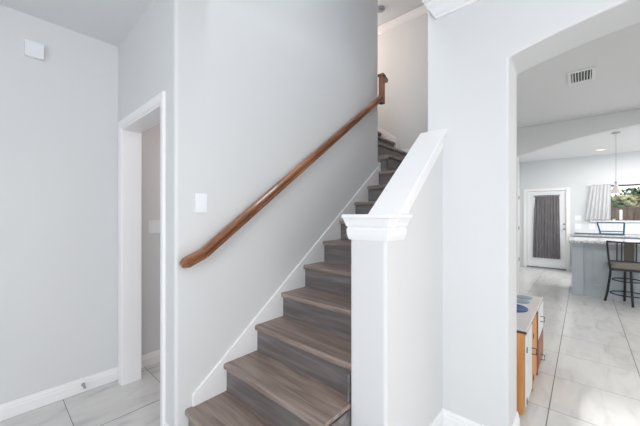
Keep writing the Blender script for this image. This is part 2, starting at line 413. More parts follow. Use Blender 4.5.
# ---- stair skirt boards
def sk(y): return 0.279 + 0.76 * (y - 0.816)
mb = MB().prism([(0.812, 0.206), (0.812, 0.279), (2.957, sk(2.957)), (2.957, sk(2.957) - 0.30), (1.05, 0.206)], 'x', XS, XS + 0.014)
struct(mb, 'trim_5', trim_m, 0.003, 2)
mb = MB().prism([(-1.993, 2.30), (-1.993, 2.455), (-3.2, 2.455 + 0.73 * 1.207), (-3.2, 2.5)], 'y', YF - 0.014, YF)
mb.prism([(-1.985, 2.05), (-1.985, 2.275), (-0.782, 2.275), (-0.782, 2.05)], 'y', YF - 0.014, YF)
struct(mb, 'trim_6', trim_m, 0.003, 2)

# ------------------------------------------------------------ staircase
T0, TP, Z1, RP = 0.769, 0.2431, 0.2108, 0.18226
st = thing('staircase', 'grey-brown wood plank staircase climbing between the handrail wall and white knee wall', 'staircase', (-1.27, 0.78, 0))
nose_t, ov = 0.034, 0.022
def step(k):
    y = T0 + TP * (k - 1); z = Z1 + RP * (k - 1); x1 = -0.887 if k <= 2 else (-0.887 if k == 3 else -0.802)
    x0 = XS + (0.002 if k == 1 else 0.0)
    yb = y + TP + ov + 0.012
    if k == 10: yb = YF - 0.015
    xl = XS + 0.015 if 2 <= k <= 9 else XS + 0.001
    if k == 1: xl = XS + 0.001
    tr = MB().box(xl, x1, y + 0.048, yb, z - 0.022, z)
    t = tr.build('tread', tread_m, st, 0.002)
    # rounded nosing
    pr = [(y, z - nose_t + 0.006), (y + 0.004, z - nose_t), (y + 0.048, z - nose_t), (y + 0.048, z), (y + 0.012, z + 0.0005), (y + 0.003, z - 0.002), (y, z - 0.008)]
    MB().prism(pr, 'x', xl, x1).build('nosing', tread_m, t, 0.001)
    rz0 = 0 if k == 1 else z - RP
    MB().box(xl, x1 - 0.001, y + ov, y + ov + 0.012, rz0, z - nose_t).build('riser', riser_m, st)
for k in range(1, 11): step(k)
# closed underside beside the post (first three steps show their end)
for k in (1, 2, 3):
    y = T0 + TP * (k - 1); z = Z1 + RP * (k - 1)
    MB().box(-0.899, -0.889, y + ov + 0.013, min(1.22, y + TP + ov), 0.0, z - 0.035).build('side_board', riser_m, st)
# landing part of tread 10 is above; second flight turns left
def step2(k, x, y0):
    z = Z1 + RP * (k - 1); xb = x - TP - ov - 0.012
    y1 = YF - 0.016
    t = MB().box(xb, x - 0.048, y0, y1, z - 0.022, z).build('tread', tread_m, st, 0.002)
    pr = [(x, z - nose_t + 0.006), (x - 0.004, z - nose_t), (x - 0.048, z - nose_t), (x - 0.048, z), (x - 0.012, z + 0.0005), (x - 0.003, z - 0.002), (x, z - 0.008)]
    MB().prism(pr, 'y', y0, y1).build('nosing', tread_m, t, 0.001)
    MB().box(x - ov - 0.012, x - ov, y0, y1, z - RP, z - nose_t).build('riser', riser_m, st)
step2(11, -1.625, 2.995)
MB().box(-1.735, -1.64, 2.995, 3.005, Z1 + RP * 9, Z1 + RP * 10 - 0.035).build('riser', riser_m, st)
MB().prism([(-1.748, Z1 + RP * 10 - 0.034), (-1.627, Z1 + RP * 10 - 0.034), (-1.627, Z1 + RP * 10), (-1.748, Z1 + RP * 10)], 'y', 2.980, 2.994).build('nosing', tread_m, st)
step2(12, -1.80, 2.975)
step2(13, -2.010, 2.975)
step2(14, -2.232, 2.975)
step2(15, -2.48, 2.975)

# ------------------------------------------------------------ newel post
nw = thing('newel_post', 'white boxed newel post with stepped cap at the foot of the knee wall', 'post', (-0.78, 1.31, 0))
px0, px1, py0, py1 = -0.884, -0.679, 1.222, 1.398
MB().prism(rounded([(px0, py0), (px1, py0), (px1, py1), (px0, py1)], {0: 0.016, 1: 0.016, 2: 0.004, 3: 0.004}), 'z', 0, 1.33).build('shaft', trim_m if False else wall_m, nw)
def frame_ring(prof, mname='moulding'):
    rings = []
    for a, z in prof:
        rings.append([(px0 - a, py0 - a, z), (px1 + a, py0 - a, z), (px1 + a, py1 + a, z), (px0 - a, py1 + a, z)])
    return MB().sweep(rings)
frame_ring([(0.001, 1.232), (0.004, 1.232), (0.006, 1.238), (0.011, 1.256), (0.013, 1.284), (0.009, 1.289), (0.009, 1.295), (0.015, 1.301), (0.018, 1.315), (0.024, 1.330), (0.026, 1.339), (0.001, 1.339)]).build('moulding', trim_m, nw)
MB().box(px0 - 0.030, px1 + 0.034, py0 - 0.034, py1 + 0.034, 1.3392, 1.3585).build('cap', trim_m, nw, 0.004, 3)

# ------------------------------------------------------------ handrail
hr = thing('handrail', 'reddish brown stained wooden handrail fixed to the stair wall', 'handrail', (-1.70, 1.9, 1.6))
RX = -1.683
prof = [(-0.026, -0.028), (0.026, -0.028), (0.028, -0.012), (0.016, -0.007), (0.016, 0.000), (0.032, 0.007), (0.030, 0.020), (0.020, 0.029), (0, 0.033), (-0.020, 0.029), (-0.030, 0.020), (-0.031, 0.008), (-0.020, 0.000), (-0.020, -0.006), (-0.028, -0.012)]
prof = [(a * 1.02, b * 1.0) for a, b in prof]
def rail(path, ends=None):
    P = [Vector(p) for p in path]; rings = []
    for i, p in enumerate(P):
        d0 = (P[i] - P[i - 1]).normalized() if i else (P[1] - P[0]).normalized()
        d1 = (P[i + 1] - P[i]).normalized() if i < len(P) - 1 else d0
        n0 = Vector((-d0.y, d0.x)); n1 = Vector((-d1.y, d1.x)); m_ = (n0 + n1).normalized(); k = 1 / m_.dot(n0)
        s_ = 1.0
        if ends and i in ends: s_ = ends[i]
        rings.append([(RX + a * s_, p.x + m_.x * b * k * s_, p.y + m_.y * b * k * s_) for a, b in prof])
    return MB().sweep(rings)
rail([(0.850, 1.128), (2.905, 2.658)]).build('rail', rail_m, hr, 0.0015, 2)
rail([(0.720, 1.070), (0.745, 1.083), (0.850, 1.128)], {0: 0.55}).build('end_fitting', rail_m, hr, 0.0015, 2)
# upper goose-neck : vertical piece, then a short turned fitting on top
mb = MB()
mb.prism(rounded([(RX - 0.028, 2.905), (RX + 0.028, 2.905), (RX + 0.028, 2.96), (RX - 0.028, 2.96)], {0: 0.008, 1: 0.008, 2: 0.008, 3: 0.008}), 'z', 2.60, 2.90)
mb.prism([(2.895, 2.90), (2.97, 2.90), (2.965, 2.925), (2.90, 2.93)], 'x', RX - 0.034, RX + 0.034)
mb.prism([(2.955, 2.84), (3.02, 2.86), (3.03, 2.895), (3.00, 2.915), (2.955, 2.92)], 'x', RX - 0.028, RX + 0.028)
mb.build('gooseneck', rail_m, hr, 0.004, 2)
for y in (1.172, 1.936, 2.70):
    zc = 1.128 + 0.7445 * (y - 0.850)
    b = MB().tube([(XS + 0.002, y, zc - 0.062), (XS + 0.030, y, zc - 0.062), (RX - 0.010, y, zc - 0.052), (RX, y, zc - 0.036)], 0.0042, 8)
    b.lathe([(0.004, 0), (0.013, 0.001), (0.013, 0.005), (0.012, 0.009), (0.004, 0.010)], (XS + 0.001, y, zc - 0.062), 16, 'x')
    b.build('bracket', brass_m, hr)

# ------------------------------------------------------------ wall plates
def wall_plate(name, label, cat, c, axis, n=1, outlet=False, sgn=1, group=None):
    """c = centre on the wall surface; axis = normal ('x' or 'y'); sgn = which way it faces"""
    t = thing(name, label, cat, c, group)
    W, Hh = 0.0375 * (1 if n == 1 else 1.6), 0.059
    def bx(u0, u1, d0, d1, z0, z1):
        d0, d1 = sorted((d0 * sgn, d1 * sgn))
        if axis == 'x': return MB().box(c[0] + d0, c[0] + d1, c[1] + u0, c[1] + u1, c[2] + z0, c[2] + z1)
        return MB().box(c[0] + u0, c[0] + u1, c[1] + d0, c[1] + d1, c[2] + z0, c[2] + z1)
    p = bx(-W, W, 0.0005, 0.006, -Hh, Hh).build('plate', white_m, t, 0.002)
    for k in range(n):
        u = (k - (n - 1) / 2) * 0.046
        if outlet:
            for z in (-0.02, 0.02): bx(u - 0.017, u + 0.017, 0.006, 0.009, z - 0.015, z + 0.015).build('socket', white_m, t, 0.003)
        else:
            bx(u - 0.016, u + 0.016, 0.006, 0.0095, -0.033, 0.001).build('rocker', white_m, t, 0.001)
            bx(u - 0.016, u + 0.016, 0.006, 0.0075, 0.002, 0.033).build('rocker', white_m, t, 0.001)
    return t
wall_plate('light_switch', 'white light switch on the stair wall above the handrail end', 'light switch', (XS, 0.869, 1.427), 'x')
wall_plate('light_switch', 'white light switch seen through the doorway on the left', 'light switch', (-2.94, 1.025, 1.247), 'x', n=2)
wall_plate('light_switch', 'white switch plate beside the far door, upper of the pair', 'light switch', (-0.09, 9.4, 1.285), 'y', 2, False, -1)
wall_plate('wall_outlet', 'white outlet plate beside the far door, lower of the pair', 'outlet', (-0.09, 9.4, 1.085), 'y', 2, True, -1)
wall_plate('wall_outlet', 'white outlet plate below the white window curtain', 'outlet', (0.157, 9.4, 1.085), 'y', 2, True, -1)

# chime box high on the left wall
cb = thing('door_chime', 'small white door chime box high on the left wall', 'door chime', (XL, 0.214, 2.447))
MB().box(XL + 0.0005, XL + 0.038, 0.166, 0.262, 2.447, 2.552).build('housing', white_m, cb, 0.004)
mb = MB()
mb.box(XL + 0.0385, XL + 0.042, 0.168, 0.260, 2.449, 2.458).box(XL + 0.0385, XL + 0.042, 0.168, 0.260, 2.541, 2.550)
mb.box(XL + 0.0385, XL + 0.042, 0.168, 0.176, 2.458, 2.541).box(XL + 0.0385, XL + 0.042, 0.252, 0.260, 2.458, 2.541)
mb.build('cover_frame', white_m, cb)
mb = MB()
for i in range(9): mb.box(XL + 0.0385, XL + 0.0402, 0.180 + i * 0.008, 0.184 + i * 0.008, 2.460, 2.539)
mb.build('grille', white_m, cb)

# door stop on the left baseboard
ds = MB().lathe([(0.003, 0), (0.012, 0.001), (0.012, 0.005), (0.006, 0.008), (0.006, 0.05), (0.010, 0.052), (0.010, 0.064), (0.003, 0.066)], (XL + 0.017, 0.482, 0.062), 14, 'x').build('door_stop', steel_m)
tag(ds, 'small metal door stop on the left baseboard', 'door stop'); recentre(ds)

# fixture on the stairwell ceiling
sd = thing('ceiling_fixture', 'small round grey fixture on the ceiling above the stairs', 'ceiling fixture', (-2.05, 3.53, HS))
g_m = mat('grey_plastic', (0.35, 0.36, 0.40), 0.5)
MB().lathe([(0.01, -0.0005), (0.062, -0.001), (0.062, -0.012), (0.05, -0.020), (0.01, -0.021)], (-2.05, 3.53, HS), 24).build('base', g_m, sd)
MB().lathe([(0.005, -0.0212), (0.035, -0.0215), (0.030, -0.032), (0.005, -0.034)], (-2.05, 3.53, HS), 24).build('cover', g_m, sd)

# ------------------------------------------------------------ hallway : ceiling vent, toy kitchen
vt = thing('ceiling_vent', 'white slatted air vent on the hallway ceiling', 'vent', (-0.013, 3.93, H))
vm = mat('vent_white', (0.80, 0.81, 0.80), 0.4)
x0, x1, y0, y1 = -0.115, 0.09, 3.76, 4.10
mb = MB(); z1, z0 = H - 0.0005, H - 0.012
mb.box(x0, x1, y0, y0 + 0.03, z0, z1).box(x0, x1, y1 - 0.03, y1, z0, z1).box(x0, x0 + 0.025, y0 + 0.03, y1 - 0.03, z0, z1).box(x1 - 0.025, x1, y0 + 0.03, y1 - 0.03, z0, z1)
mb.build('vent_frame', vm, vt, 0.002)
MB().box(x0 + 0.026, x1 - 0.026, y0 + 0.031, y1 - 0.031, H - 0.003, H - 0.0005).build('duct_opening', mat('duct_black', (0.02, 0.02, 0.025), 0.8), vt)
mb = MB(); n = 7
for i in range(n):
    x = x0 + 0.026 + (x1 - x0 - 0.052) * (i + 0.5) / n
    mb.prism([(x - 0.004, H - 0.012), (x - 0.001, H - 0.012), (x + 0.006, H - 0.0035), (x + 0.003, H - 0.0035)], 'y', y0 + 0.031, y1 - 0.031)
mb.build('slats', vm, vt)

tk = thing('play_kitchen', 'small wooden play kitchen with grey top and blue sink behind the arch jamb', 'play kitchen', (-0.47, 2.9, 0))
top_m = mat('grey_laminate', (0.62, 0.585, 0.575), 0.3, noise=0.05)
pw_m = mat('play_white_paint', (0.72, 0.74, 0.74), 0.45)
FX, BX_, KN, KF, KT = -0.296, -0.655, 2.40, 3.49, 0.575
band = mat('dark_band', (0.05, 0.04, 0.045), 0.5)
# body panels
MB().prism([(BX_, 0.0), (BX_ + 0.05, 0.0), (BX_ + 0.05, 0.045), (FX - 0.055, 0.045), (FX - 0.05, 0.0), (FX - 0.01, 0.0), (FX, 0.03), (FX, KT - 0.02), (BX_, KT - 0.02)], 'y', KN, KN + 0.018).build('side_panel', pine_m, tk, 0.002)
MB().prism([(BX_, 0.0), (BX_ + 0.05, 0.0), (BX_ + 0.05, 0.045), (FX - 0.055, 0.045), (FX - 0.05, 0.0), (FX, 0.0), (FX, KT - 0.02), (BX_, KT - 0.02)], 'y', KF - 0.018, KF).build('side_panel', pine_m, tk, 0.002)
MB().box(BX_, BX_ + 0.01, KN + 0.019, KF - 0.019, 0.045, KT - 0.02).build('back_panel', pine_m, tk)
MB().box(BX_ + 0.011, FX - 0.002, KN + 0.019, KF - 0.019, 0.045, 0.06).build('bottom_panel', pine_m, tk)
MB().box(FX - 0.018, FX + 0.012, 2.735, 2.765, 0.02, KT - 0.021).build('divider', pine_m, tk, 0.001)
MB().box(FX - 0.018, FX + 0.016, 3.035, 3.062, 0.02, KT - 0.021).build('divider', pine_d, tk, 0.001)
# worktop with sink hole suggested by a recessed bowl ring
tp = MB().box(BX_ - 0.002, FX + 0.014, KN - 0.008, KF + 0.008, KT - 0.016, KT).build('worktop', top_m, tk, 0.004)
MB().box(BX_, FX + 0.0145, KN - 0.0115, KN - 0.0085, KT - 0.019, KT - 0.003).build('edge_band', band, tp)
blue = mat('blue_bowl_plastic', (0.004, 0.06, 0.26), 0.25)
MB().lathe([(0.005, 0.0008), (0.108, 0.001), (0.118, 0.007), (0.130, 0.008), (0.132, 0.0005)], (-0.465, 2.925, KT), 32).build('sink', blue, tk)
bur = mat('burner_blue_grey', (0.24, 0.31, 0.38), 0.4)
for y in (3.20, 3.37): MB().lathe([(0.005, 0.0005), (0.066, 0.0005), (0.070, 0.004), (0.064, 0.006), (0.005, 0.005)], (-0.42, y, KT), 28).build('burner', bur, tk)
def kdoor(y0, y1, x, z0, z1, m, hz, hy, hinges):
    d = MB().box(FX, x, y0, y1, z0, z1).build('door', m, tk, 0.002)
    if hy is not None:
        MB().tube([(x, hy, hz - 0.022), (x + 0.028, hy, hz - 0.022), (x + 0.030, hy, hz + 0.022), (x, hy, hz + 0.022)], 0.0035, 6).build('handle', metal_m, d)
    for z in hinges:
        MB().box(x + 0.0005, x + 0.004, y0 + 0.003, y0 + 0.03, z - 0.017, z + 0.017).build('hinge', metal_m, d)
kdoor(2.425, 2.725, -0.286, 0.055, 0.535, pw_m, 0.34, 2.70, (0.435, 0.085))
kdoor(2.775, 3.025, -0.286, 0.055, 0.535, pine_m, 0.33, None, (0.425, 0.105))
kdoor(3.075, 3.46, -0.278, 0.055, 0.30, pine_d, 0.12, 3.20, ())
kdoor(3.075, 3.46, -0.278, 0.31, 0.545, pw_m, 0.45, 3.20, ())

# ------------------------------------------------------------ kitchen : far door
door_m = mat('door_white', (0.84, 0.85, 0.86), 0.4, noise=0.01)
mb = MB()
for xa, xb in ((DX0 - 0.072, DX0), (DX1, DX1 + 0.072)): mb.box(xa, xb, 9.382, 9.4, 0, 2.03)
mb.box(DX0, DX1, 9.382, 9.4, 1.965, 2.03)
struct(mb, 'trim_7', trim_m, 0.003)
dr = MB()
a, b, c, d, zt = DX0 + 0.004, DX1 - 0.004, -0.96, -0.43, 1.955
dr.box(a, c, 9.42, 9.46, 0.03, zt).box(d, b, 9.42, 9.46, 0.03, zt).box(c, d, 9.42, 9.46, 0.03, 0.27).box(c, d, 9.42, 9.46, 1.82, zt)
dr = dr.build('door_1', door_m, None, 0, 2, 'structure')
MB().box(c, d, 9.437, 9.443, 0.27, 1.82).build('pane', glass_m, dr)
mb = MB(); mb.box(c - 0.02, c + 0.012, 9.412, 9.42, 0.25, 1.84).box(d - 0.012, d + 0.02, 9.412, 9.42, 0.25, 1.84).box(c + 0.012, d - 0.012, 9.412, 9.42, 0.25, 0.28).box(c + 0.012, d - 0.012, 9.412, 9.42, 1.81, 1.84)
mb.build('glazing_frame', door_m, dr)
kb = MB().lathe([(0.025, 0), (0.025, -0.008), (0.010, -0.012), (0.010, -0.03), (0.024, -0.036), (0.024, -0.05), (0.006, -0.056)], (-0.345, 9.42, 1.01), 16, 'y'); kb.build('door_knob', steel_m, dr)
MB().lathe([(0.024, 0), (0.024, -0.010), (0.012, -0.014), (0.012, -0.022), (0.004, -0.024)], (-0.345, 9.42, 1.13), 16, 'y').build('deadbolt', steel_m, dr)
MB().box(DX0, DX1, 9.40, 9.55, 0.0, 0.028).build('threshold', mat('threshold_grey', (0.22, 0.23, 0.25), 0.4, 0.5), dr)

def drape(name, x0, x1, y, z0, z1, m, folds, amp, flare=0.0, parent=None, nx=90, x0b=None, x1b=None):
    nz = 14; th_ = 0.004; rings = []
    x0b = x0 if x0b is None else x0b; x1b = x1 if x1b is None else x1b
    v = []; f = []
    rnd = random.Random(5)
    ph = [rnd.random() * 6 for _ in range(4)]
    for side in (0, 1):
        for j in range(nz + 1):
            t = j / nz; z = z1 + (z0 - z1) * t
            for i in range(nx + 1):
                s_ = i / nx; x = (x0 + (x1 - x0) * s_) * (1 - t) + (x0b + (x1b - x0b) * s_) * t
                a = amp * (0.6 + 0.6 * t) * (math.sin(s_ * folds * 2 * math.pi + ph[0]) + 0.4 * math.sin(s_ * folds * 4.3 + ph[1] + t))
                v.append((x, y + a + side * th_, z + (0.006 * math.sin(s_ * folds * 6.28 + ph[2]) if j == nz else 0)))
    W = nx + 1; B = W * (nz + 1)
    for j in range(nz):
        for i in range(nx):
            p = j * W + i
            f.append((p, p + 1, p + W + 1, p + W)); f.append((B + p, B + p + W, B + p + W + 1, B + p + 1))
    for i in range(nx):
        f.append((i, B + i, B + i + 1, i + 1)); q = nz * W + i; f.append((q, q + 1, B + q + 1, B + q))
    for j in range(nz):
        p = j * W; f.append((p, p + W, B + p + W, B + p)); p += nx; f.append((p, B + p, B + p + W, p + W))
    return MB().add(v, f, True).build(name, m, parent)
grey_c = curtain_mat('grey_curtain_cloth', (0.10, 0.095, 0.10), (0.34, 0.32, 0.33))
white_c = curtain_mat('white_curtain_cloth', (0.62, 0.62, 0.64), (0.80, 0.80, 0.81))
ct_ = thing('door_curtain', 'grey crinkled curtain hanging over the glass of the far door', 'curtain', (-0.69, 9.385, 0.26))
drape('cloth', -0.935, -0.44, 9.385, 0.26, 1.83, grey_c, 9, 0.010, parent=ct_, x0b=-0.975, x1b=-0.415)
MB().tube([(-0.96, 9.372, 1.845), (-0.42, 9.372, 1.845)], 0.008, 8).build('curtain_rod', metal_m, ct_)

# left kitchen door casing with hinges
mb = MB(); mb.box(-1.25, -1.232, 9.10, 9.17, 0, 2.05).box(-1.25, -1.232, 8.30, 8.37, 0, 2.05).box(-1.25, -1.232, 8.37, 9.10, 1.98, 2.05)
struct(mb, 'trim_8', trim_m)
d2 = MB().box(-1.249, -1.240, 8.372, 9.098, 0.01, 1.978).build('door_2', door_m, None, 0, 2, 'structure')
for z in (1.80, 1.02, 0.22):
    MB().tube([(-1.233, 9.092, z - 0.045), (-1.233, 9.092, z + 0.045)], 0.007, 8).build('hinge', metal_m, d2)

# ------------------------------------------------------------ kitchen window
wf = mat('window_frame_dark', (0.08, 0.075, 0.075), 0.5)
w1 = MB(); t = 0.045
w1.box(WX0, WX1, 9.44, 9.50, WZ1 - 0.028, WZ1).box(WX0, WX1, 9.44, 9.50, WZ0 + 0.01, WZ0 + 0.03)
w1.box(WX0, WX0 + t, 9.44, 9.50, WZ0 + 0.03, WZ1 - 0.028).box(WX1 - t, WX1, 9.44, 9.50, WZ0 + 0.03, WZ1 - 0.028)
w1.box(WX0 + t, WX1 - t, 9.45, 9.49, 1.475, 1.50)
w1 = w1.build('window_1', wf, None, 0, 2, 'structure')
MB().box(0.615, 0.660, 9.452, 9.488, WZ0 + 0.03, 1.475).build('mullion', trim_m, w1)
MB().box(WX0 + t, WX1 - t, 9.468, 9.474, 1.50, WZ1 - 0.028).build('pane', glass_m, w1)
MB().box(WX0 + t, WX1 - t, 9.490, 9.495, WZ0 + 0.03, 1.475).build('pane', glass_m, w1)
MB().box(WX0 - 0.03, WX1 + 0.03, 9.355, 9.50, WZ0 - 0.022, WZ0 + 0.010).build('window_sill', trim_m, w1, 0.004)
wc = thing('window_curtain', 'white cloth curtain gathered at the left of the kitchen window', 'curtain', (0.27, 9.33, 1.215))
drape('cloth', 0.14, 0.475, 9.335, 1.245, 2.055, white_c, 6, 0.012, parent=wc, x0b=0.045, x1b=0.462)
MB().tube([(0.05, 9.325, 2.06), (1.85, 9.325, 2.06)], 0.007, 8).build('curtain_rod', trim_m, wc)
# backsplash
bs_m = bpy.data.materials.new('backsplash_tile'); bs_m.use_nodes = True
nt = bs_m.node_tree; b_ = nt.nodes['Principled BSDF']; tc = nt.nodes.new('ShaderNodeTexCoord'); mp = nt.nodes.new('ShaderNodeMapping')
mp.inputs['Rotation'].default_value = (math.radians(90), 0, 0); br = nt.nodes.new('ShaderNodeTexBrick'); br.offset = 0.0
br.inputs['Color1'].default_value = (0.74, 0.76, 0.78, 1); br.inputs['Color2'].default_value = (0.70, 0.73, 0.75, 1); br.inputs['Mortar'].default_value = (0.66, 0.68, 0.70, 1)
br.inputs['Scale'].default_value = 1; br.inputs['Brick Width'].default_value = 0.1; br.inputs['Row Height'].default_value = 0.1; br.inputs['Mortar Size'].default_value = 0.004
nt.links.new(tc.outputs['Object'], mp.inputs[0]); nt.links.new(mp.outputs[0], br.inputs['Vector']); nt.links.new(br.outputs[0], b_.inputs['Base Color']); b_.inputs['Roughness'].default_value = 0.2
struct(MB().box(-0.17, 4.09, 9.388, 9.3995, 0.935, 1.03).box(-0.17, -0.14, 9.388, 9.3995, 1.03, 1.19).box(0.23, 4.09, 9.388, 9.3995, 1.03, 1.19), 'trim_9', bs_m)

# back counter
cab_m = mat('cabinet_grey_paint', (0.46, 0.50, 0.54), 0.45, noise=0.02)
bc = thing('base_cabinet', 'painted base cabinet under the counter below the kitchen window', 'cabinet', (1.9, 9.1, 0))
MB().box(-0.15, 4.05, 8.86, 9.385, 0.0, 0.885).build('body', cab_m, bc, 0.003)
for i in range(7):
    x = -0.12 + i * 0.59
    MB().box(x, x + 0.56, 8.84, 8.859, 0.1, 0.86).build('door', cab_m, bc, 0.003)
teal = mat('teal_edge', (0.010, 0.055, 0.10), 0.3)
wk = MB().box(-0.165, 4.06, 8.82, 9.387, 0.89, 0.925).build('countertop', granite_m); tag(wk, 'granite countertop running below the kitchen window', 'countertop')
tt = MB().tube([(-0.150, 8.815, 0.935), (0.30, 8.86, 0.935), (0.64, 8.86, 0.935)], 0.010, 8).build('countertop_strip', teal); tag(tt, 'long thin teal strip lying on the counter under the window', 'strip'); recentre(tt)
rk = thing('dish_rack', 'dark teal metal rack standing on the far counter below the window', 'rack', (0.46, 9.0, 0.926))
r_ = 0.014
MB().tube([(0.285, 8.95, 0.955), (0.235, 8.95, 1.19)], r_, 8).build('side_post', teal, rk)
MB().tube([(0.645, 8.95, 0.955), (0.655, 8.95, 1.19)], r_, 8).build('side_post', teal, rk)
MB().tube([(0.235, 8.95, 1.19), (0.655, 8.95, 1.19)], r_ * 0.8, 8).build('top_bar', teal, rk)
MB().box(0.27, 0.66, 8.93, 9.20, 0.927, 0.955).build('base_tray', teal, rk, 0.004)
MB().tube([(0.27, 8.95, 1.0), (0.65, 8.95, 1.0)], r_ * 0.7, 8).build('cross_bar', teal, rk)
# plant on the sill
pl = thing('potted_plant', 'tiny green plant on the kitchen window sill', 'plant', (0.52, 9.40, WZ0 + 0.0105))
MB().lathe([(0.018, 0), (0.024, 0.03), (0.026, 0.03), (0.004, 0.028)], (0.52, 9.40, WZ0 + 0.0105), 14).build('pot', trim_m, pl)
rnd = random.Random(2); mb = MB()
for i in range(26):
    a = rnd.random() * 6.28; e = rnd.uniform(0.2, 1.1); l = rnd.uniform(0.03, 0.055)
    p = Vector((0.52, 9.40, WZ0 + 0.035)); d_ = Vector((math.cos(a) * math.cos(e), math.sin(a) * math.cos(e) * 0.7, math.sin(e) * 0.8)); q = p + d_ * l; sd_ = Vector((-math.sin(a), math.cos(a), 0)) * 0.008
    m_ = p + d_ * l * 0.5
    mb.add([p, m_ + sd_, q, m_ - sd_, m_ + Vector((0, 0, 0.004))], [(0, 1, 4), (1, 2, 4), (2, 3, 4), (3, 0, 4), (0, 3, 2, 1)])
mb.build('foliage', mat('leaf_green', (0.18, 0.32, 0.06), 0.6), pl)

# ------------------------------------------------------------ kitchen island
isl = thing('kitchen_island', 'blue-grey panelled kitchen island base behind the bar stool', 'kitchen island', (1.2, 6.95, 0))
MB().box(0.008, 2.60, 6.70, 7.35, 0.0, 0.885).build('body', cab_m, isl, 0.002)
MB().box(-0.141, 0.006, 6.655, 7.37, 0.0, 0.885).build('end_post', cab_m, isl, 0.003)
MB().box(0.008, 2.60, 6.682, 6.699, 0.0, 0.10).build('plinth', cab_m, isl)
def panel(x0, x1):
    mb = MB(); z0, z1 = 0.15, 0.80; t = 0.022
    mb.box(x0, x1, 6.688, 6.6995, z1 - t, z1).box(x0, x1, 6.688, 6.6995, z0, z0 + t).box(x0, x0 + t, 6.688, 6.6995, z0 + t, z1 - t).box(x1 - t, x1, 6.688, 6.6995, z0 + t, z1 - t)
    mb.build('panel_moulding', cab_m, isl, 0.002)
panel(0.12, 0.62); panel(0.72, 1.22); panel(1.32, 1.82)
ic = MB().box(-0.185, 2.70, 6.52, 7.45, 0.888, 0.93).build('island_countertop', granite_m, None, 0.008, 3); tag(ic, 'speckled granite countertop on the kitchen island', 'countertop')

# bar stool
bsx, bsy = 0.505, 6.465
bs = thing('bar_stool', 'dark metal bar stool with tan seat and slatted back at the island', 'bar stool', (bsx, bsy - 0.02, 0))
tan = mat('tan_upholstery', (0.21, 0.185, 0.165), 0.8, noise=0.1, nscale=40)
olive = mat('woven_olive', (0.085, 0.075, 0.058), 0.8, noise=0.3, nscale=60)
cx, cy = bsx, bsy
bm_seat = MB(); rings = []
for (g_, z) in ((0.92, 0.5446), (1.02, 0.556), (1.02, 0.60), (0.94, 0.625), (0.70, 0.637)):
    ring = []
    for k in range(32):
        a = 2 * math.pi * k / 32; c_, s_ = math.cos(a), math.sin(a)
        ex = 0.45
        ring.append((cx + 0.215 * g_ * abs(c_) ** ex * (1 if c_ > 0 else -1), cy + 0.19 * g_ * abs(s_) ** ex * (1 if s_ > 0 else -1), z))
    rings.append(ring)
bm_seat.sweep(rings, True, True); bm_seat.build('seat', tan, bs)
mb = MB().box(cx - 0.20, cx + 0.20, cy - 0.175, cy + 0.175, 0.515, 0.5445); mb.build('seat_frame', metal_m, bs, 0.006)
legs = [((0.262, 6.50), (0.325, 6.47)), ((0.548, 6.29), (0.53, 6.33)), ((0.490, 6.655), (0.49, 6.61)), ((0.765, 6.46), (0.69, 6.46))]
lp = []
for (fx, fy), (tx, ty) in legs:
    pts = [(tx, ty, 0.514), (tx + (fx - tx) * 0.25, ty + (fy - ty) * 0.25, 0.35), (tx + (fx - tx) * 0.6, ty + (fy - ty) * 0.6, 0.15), (fx, fy, 0.0)]
    lp.append(pts); MB().tube(pts, 0.015, 8).build('leg', metal_m, bs)
for z, k in ((0.36, 0.24), (0.15, 0.6)):
    c4 = [Vector((tx + (fx - tx) * k, ty + (fy - ty) * k, z)) for (fx, fy), (tx, ty) in legs]
    order = [0, 1, 3, 2]; ctr = sum(c4, Vector()) / 4; R0 = sum((p - ctr).length for p in c4) / 4
    if z > 0.3: R0 *= 0.98
    ring = [(ctr.x + R0 * math.cos(a * math.pi / 16), ctr.y + R0 * math.sin(a * math.pi / 16), z) for a in range(33)]
    MB().tube(ring, 0.009, 6).build('foot_ring' if z < 0.3 else 'stretcher_ring', metal_m, bs)
def bp(x, z): return (cx + x, cy - 0.165 - 0.06 * (z - 0.53) / 0.42 - 0.01 * 0, z)
for s in (-1, 1): MB().tube([bp(s * 0.195, 0.52), bp(s * 0.21, 0.65), bp(s * 0.235, 0.96)], 0.013, 8).build('back_post', metal_m, bs)
MB().tube([bp(-0.237, 0.958), bp(-0.12, 0.95), bp(0, 0.946), bp(0.12, 0.95), bp(0.237, 0.958)], 0.013, 8).build('top_rail', metal_m, bs)
MB().tube([bp(-0.207, 0.665), bp(0.207, 0.665)], 0.010, 8).build('lower_rail', metal_m, bs)
for x in (-0.125, -0.075, 0.075, 0.125): MB().tube([bp(x, 0.665), bp(x, 0.95)], 0.008, 8).build('spindle', metal_m, bs)
p0, p1 = bp(0, 0.675), bp(0, 0.937)
MB().add([(cx - 0.052, p0[1] - 0.008, p0[2]), (cx + 0.052, p0[1] - 0.008, p0[2]), (cx + 0.052, p1[1] - 0.008, p1[2]), (cx - 0.052, p1[1] - 0.008, p1[2]),
          (cx - 0.052, p0[1] + 0.008, p0[2]), (cx + 0.052, p0[1] + 0.008, p0[2]), (cx + 0.052, p1[1] + 0.008, p1[2]), (cx - 0.052, p1[1] + 0.008, p1[2])],
         [(0, 1, 2, 3), (4, 7, 6, 5), (0, 4, 5, 1), (1, 5, 6, 2), (2, 6, 7, 3), (3, 7, 4, 0)]).build('back_panel', olive, bs, 0.003)

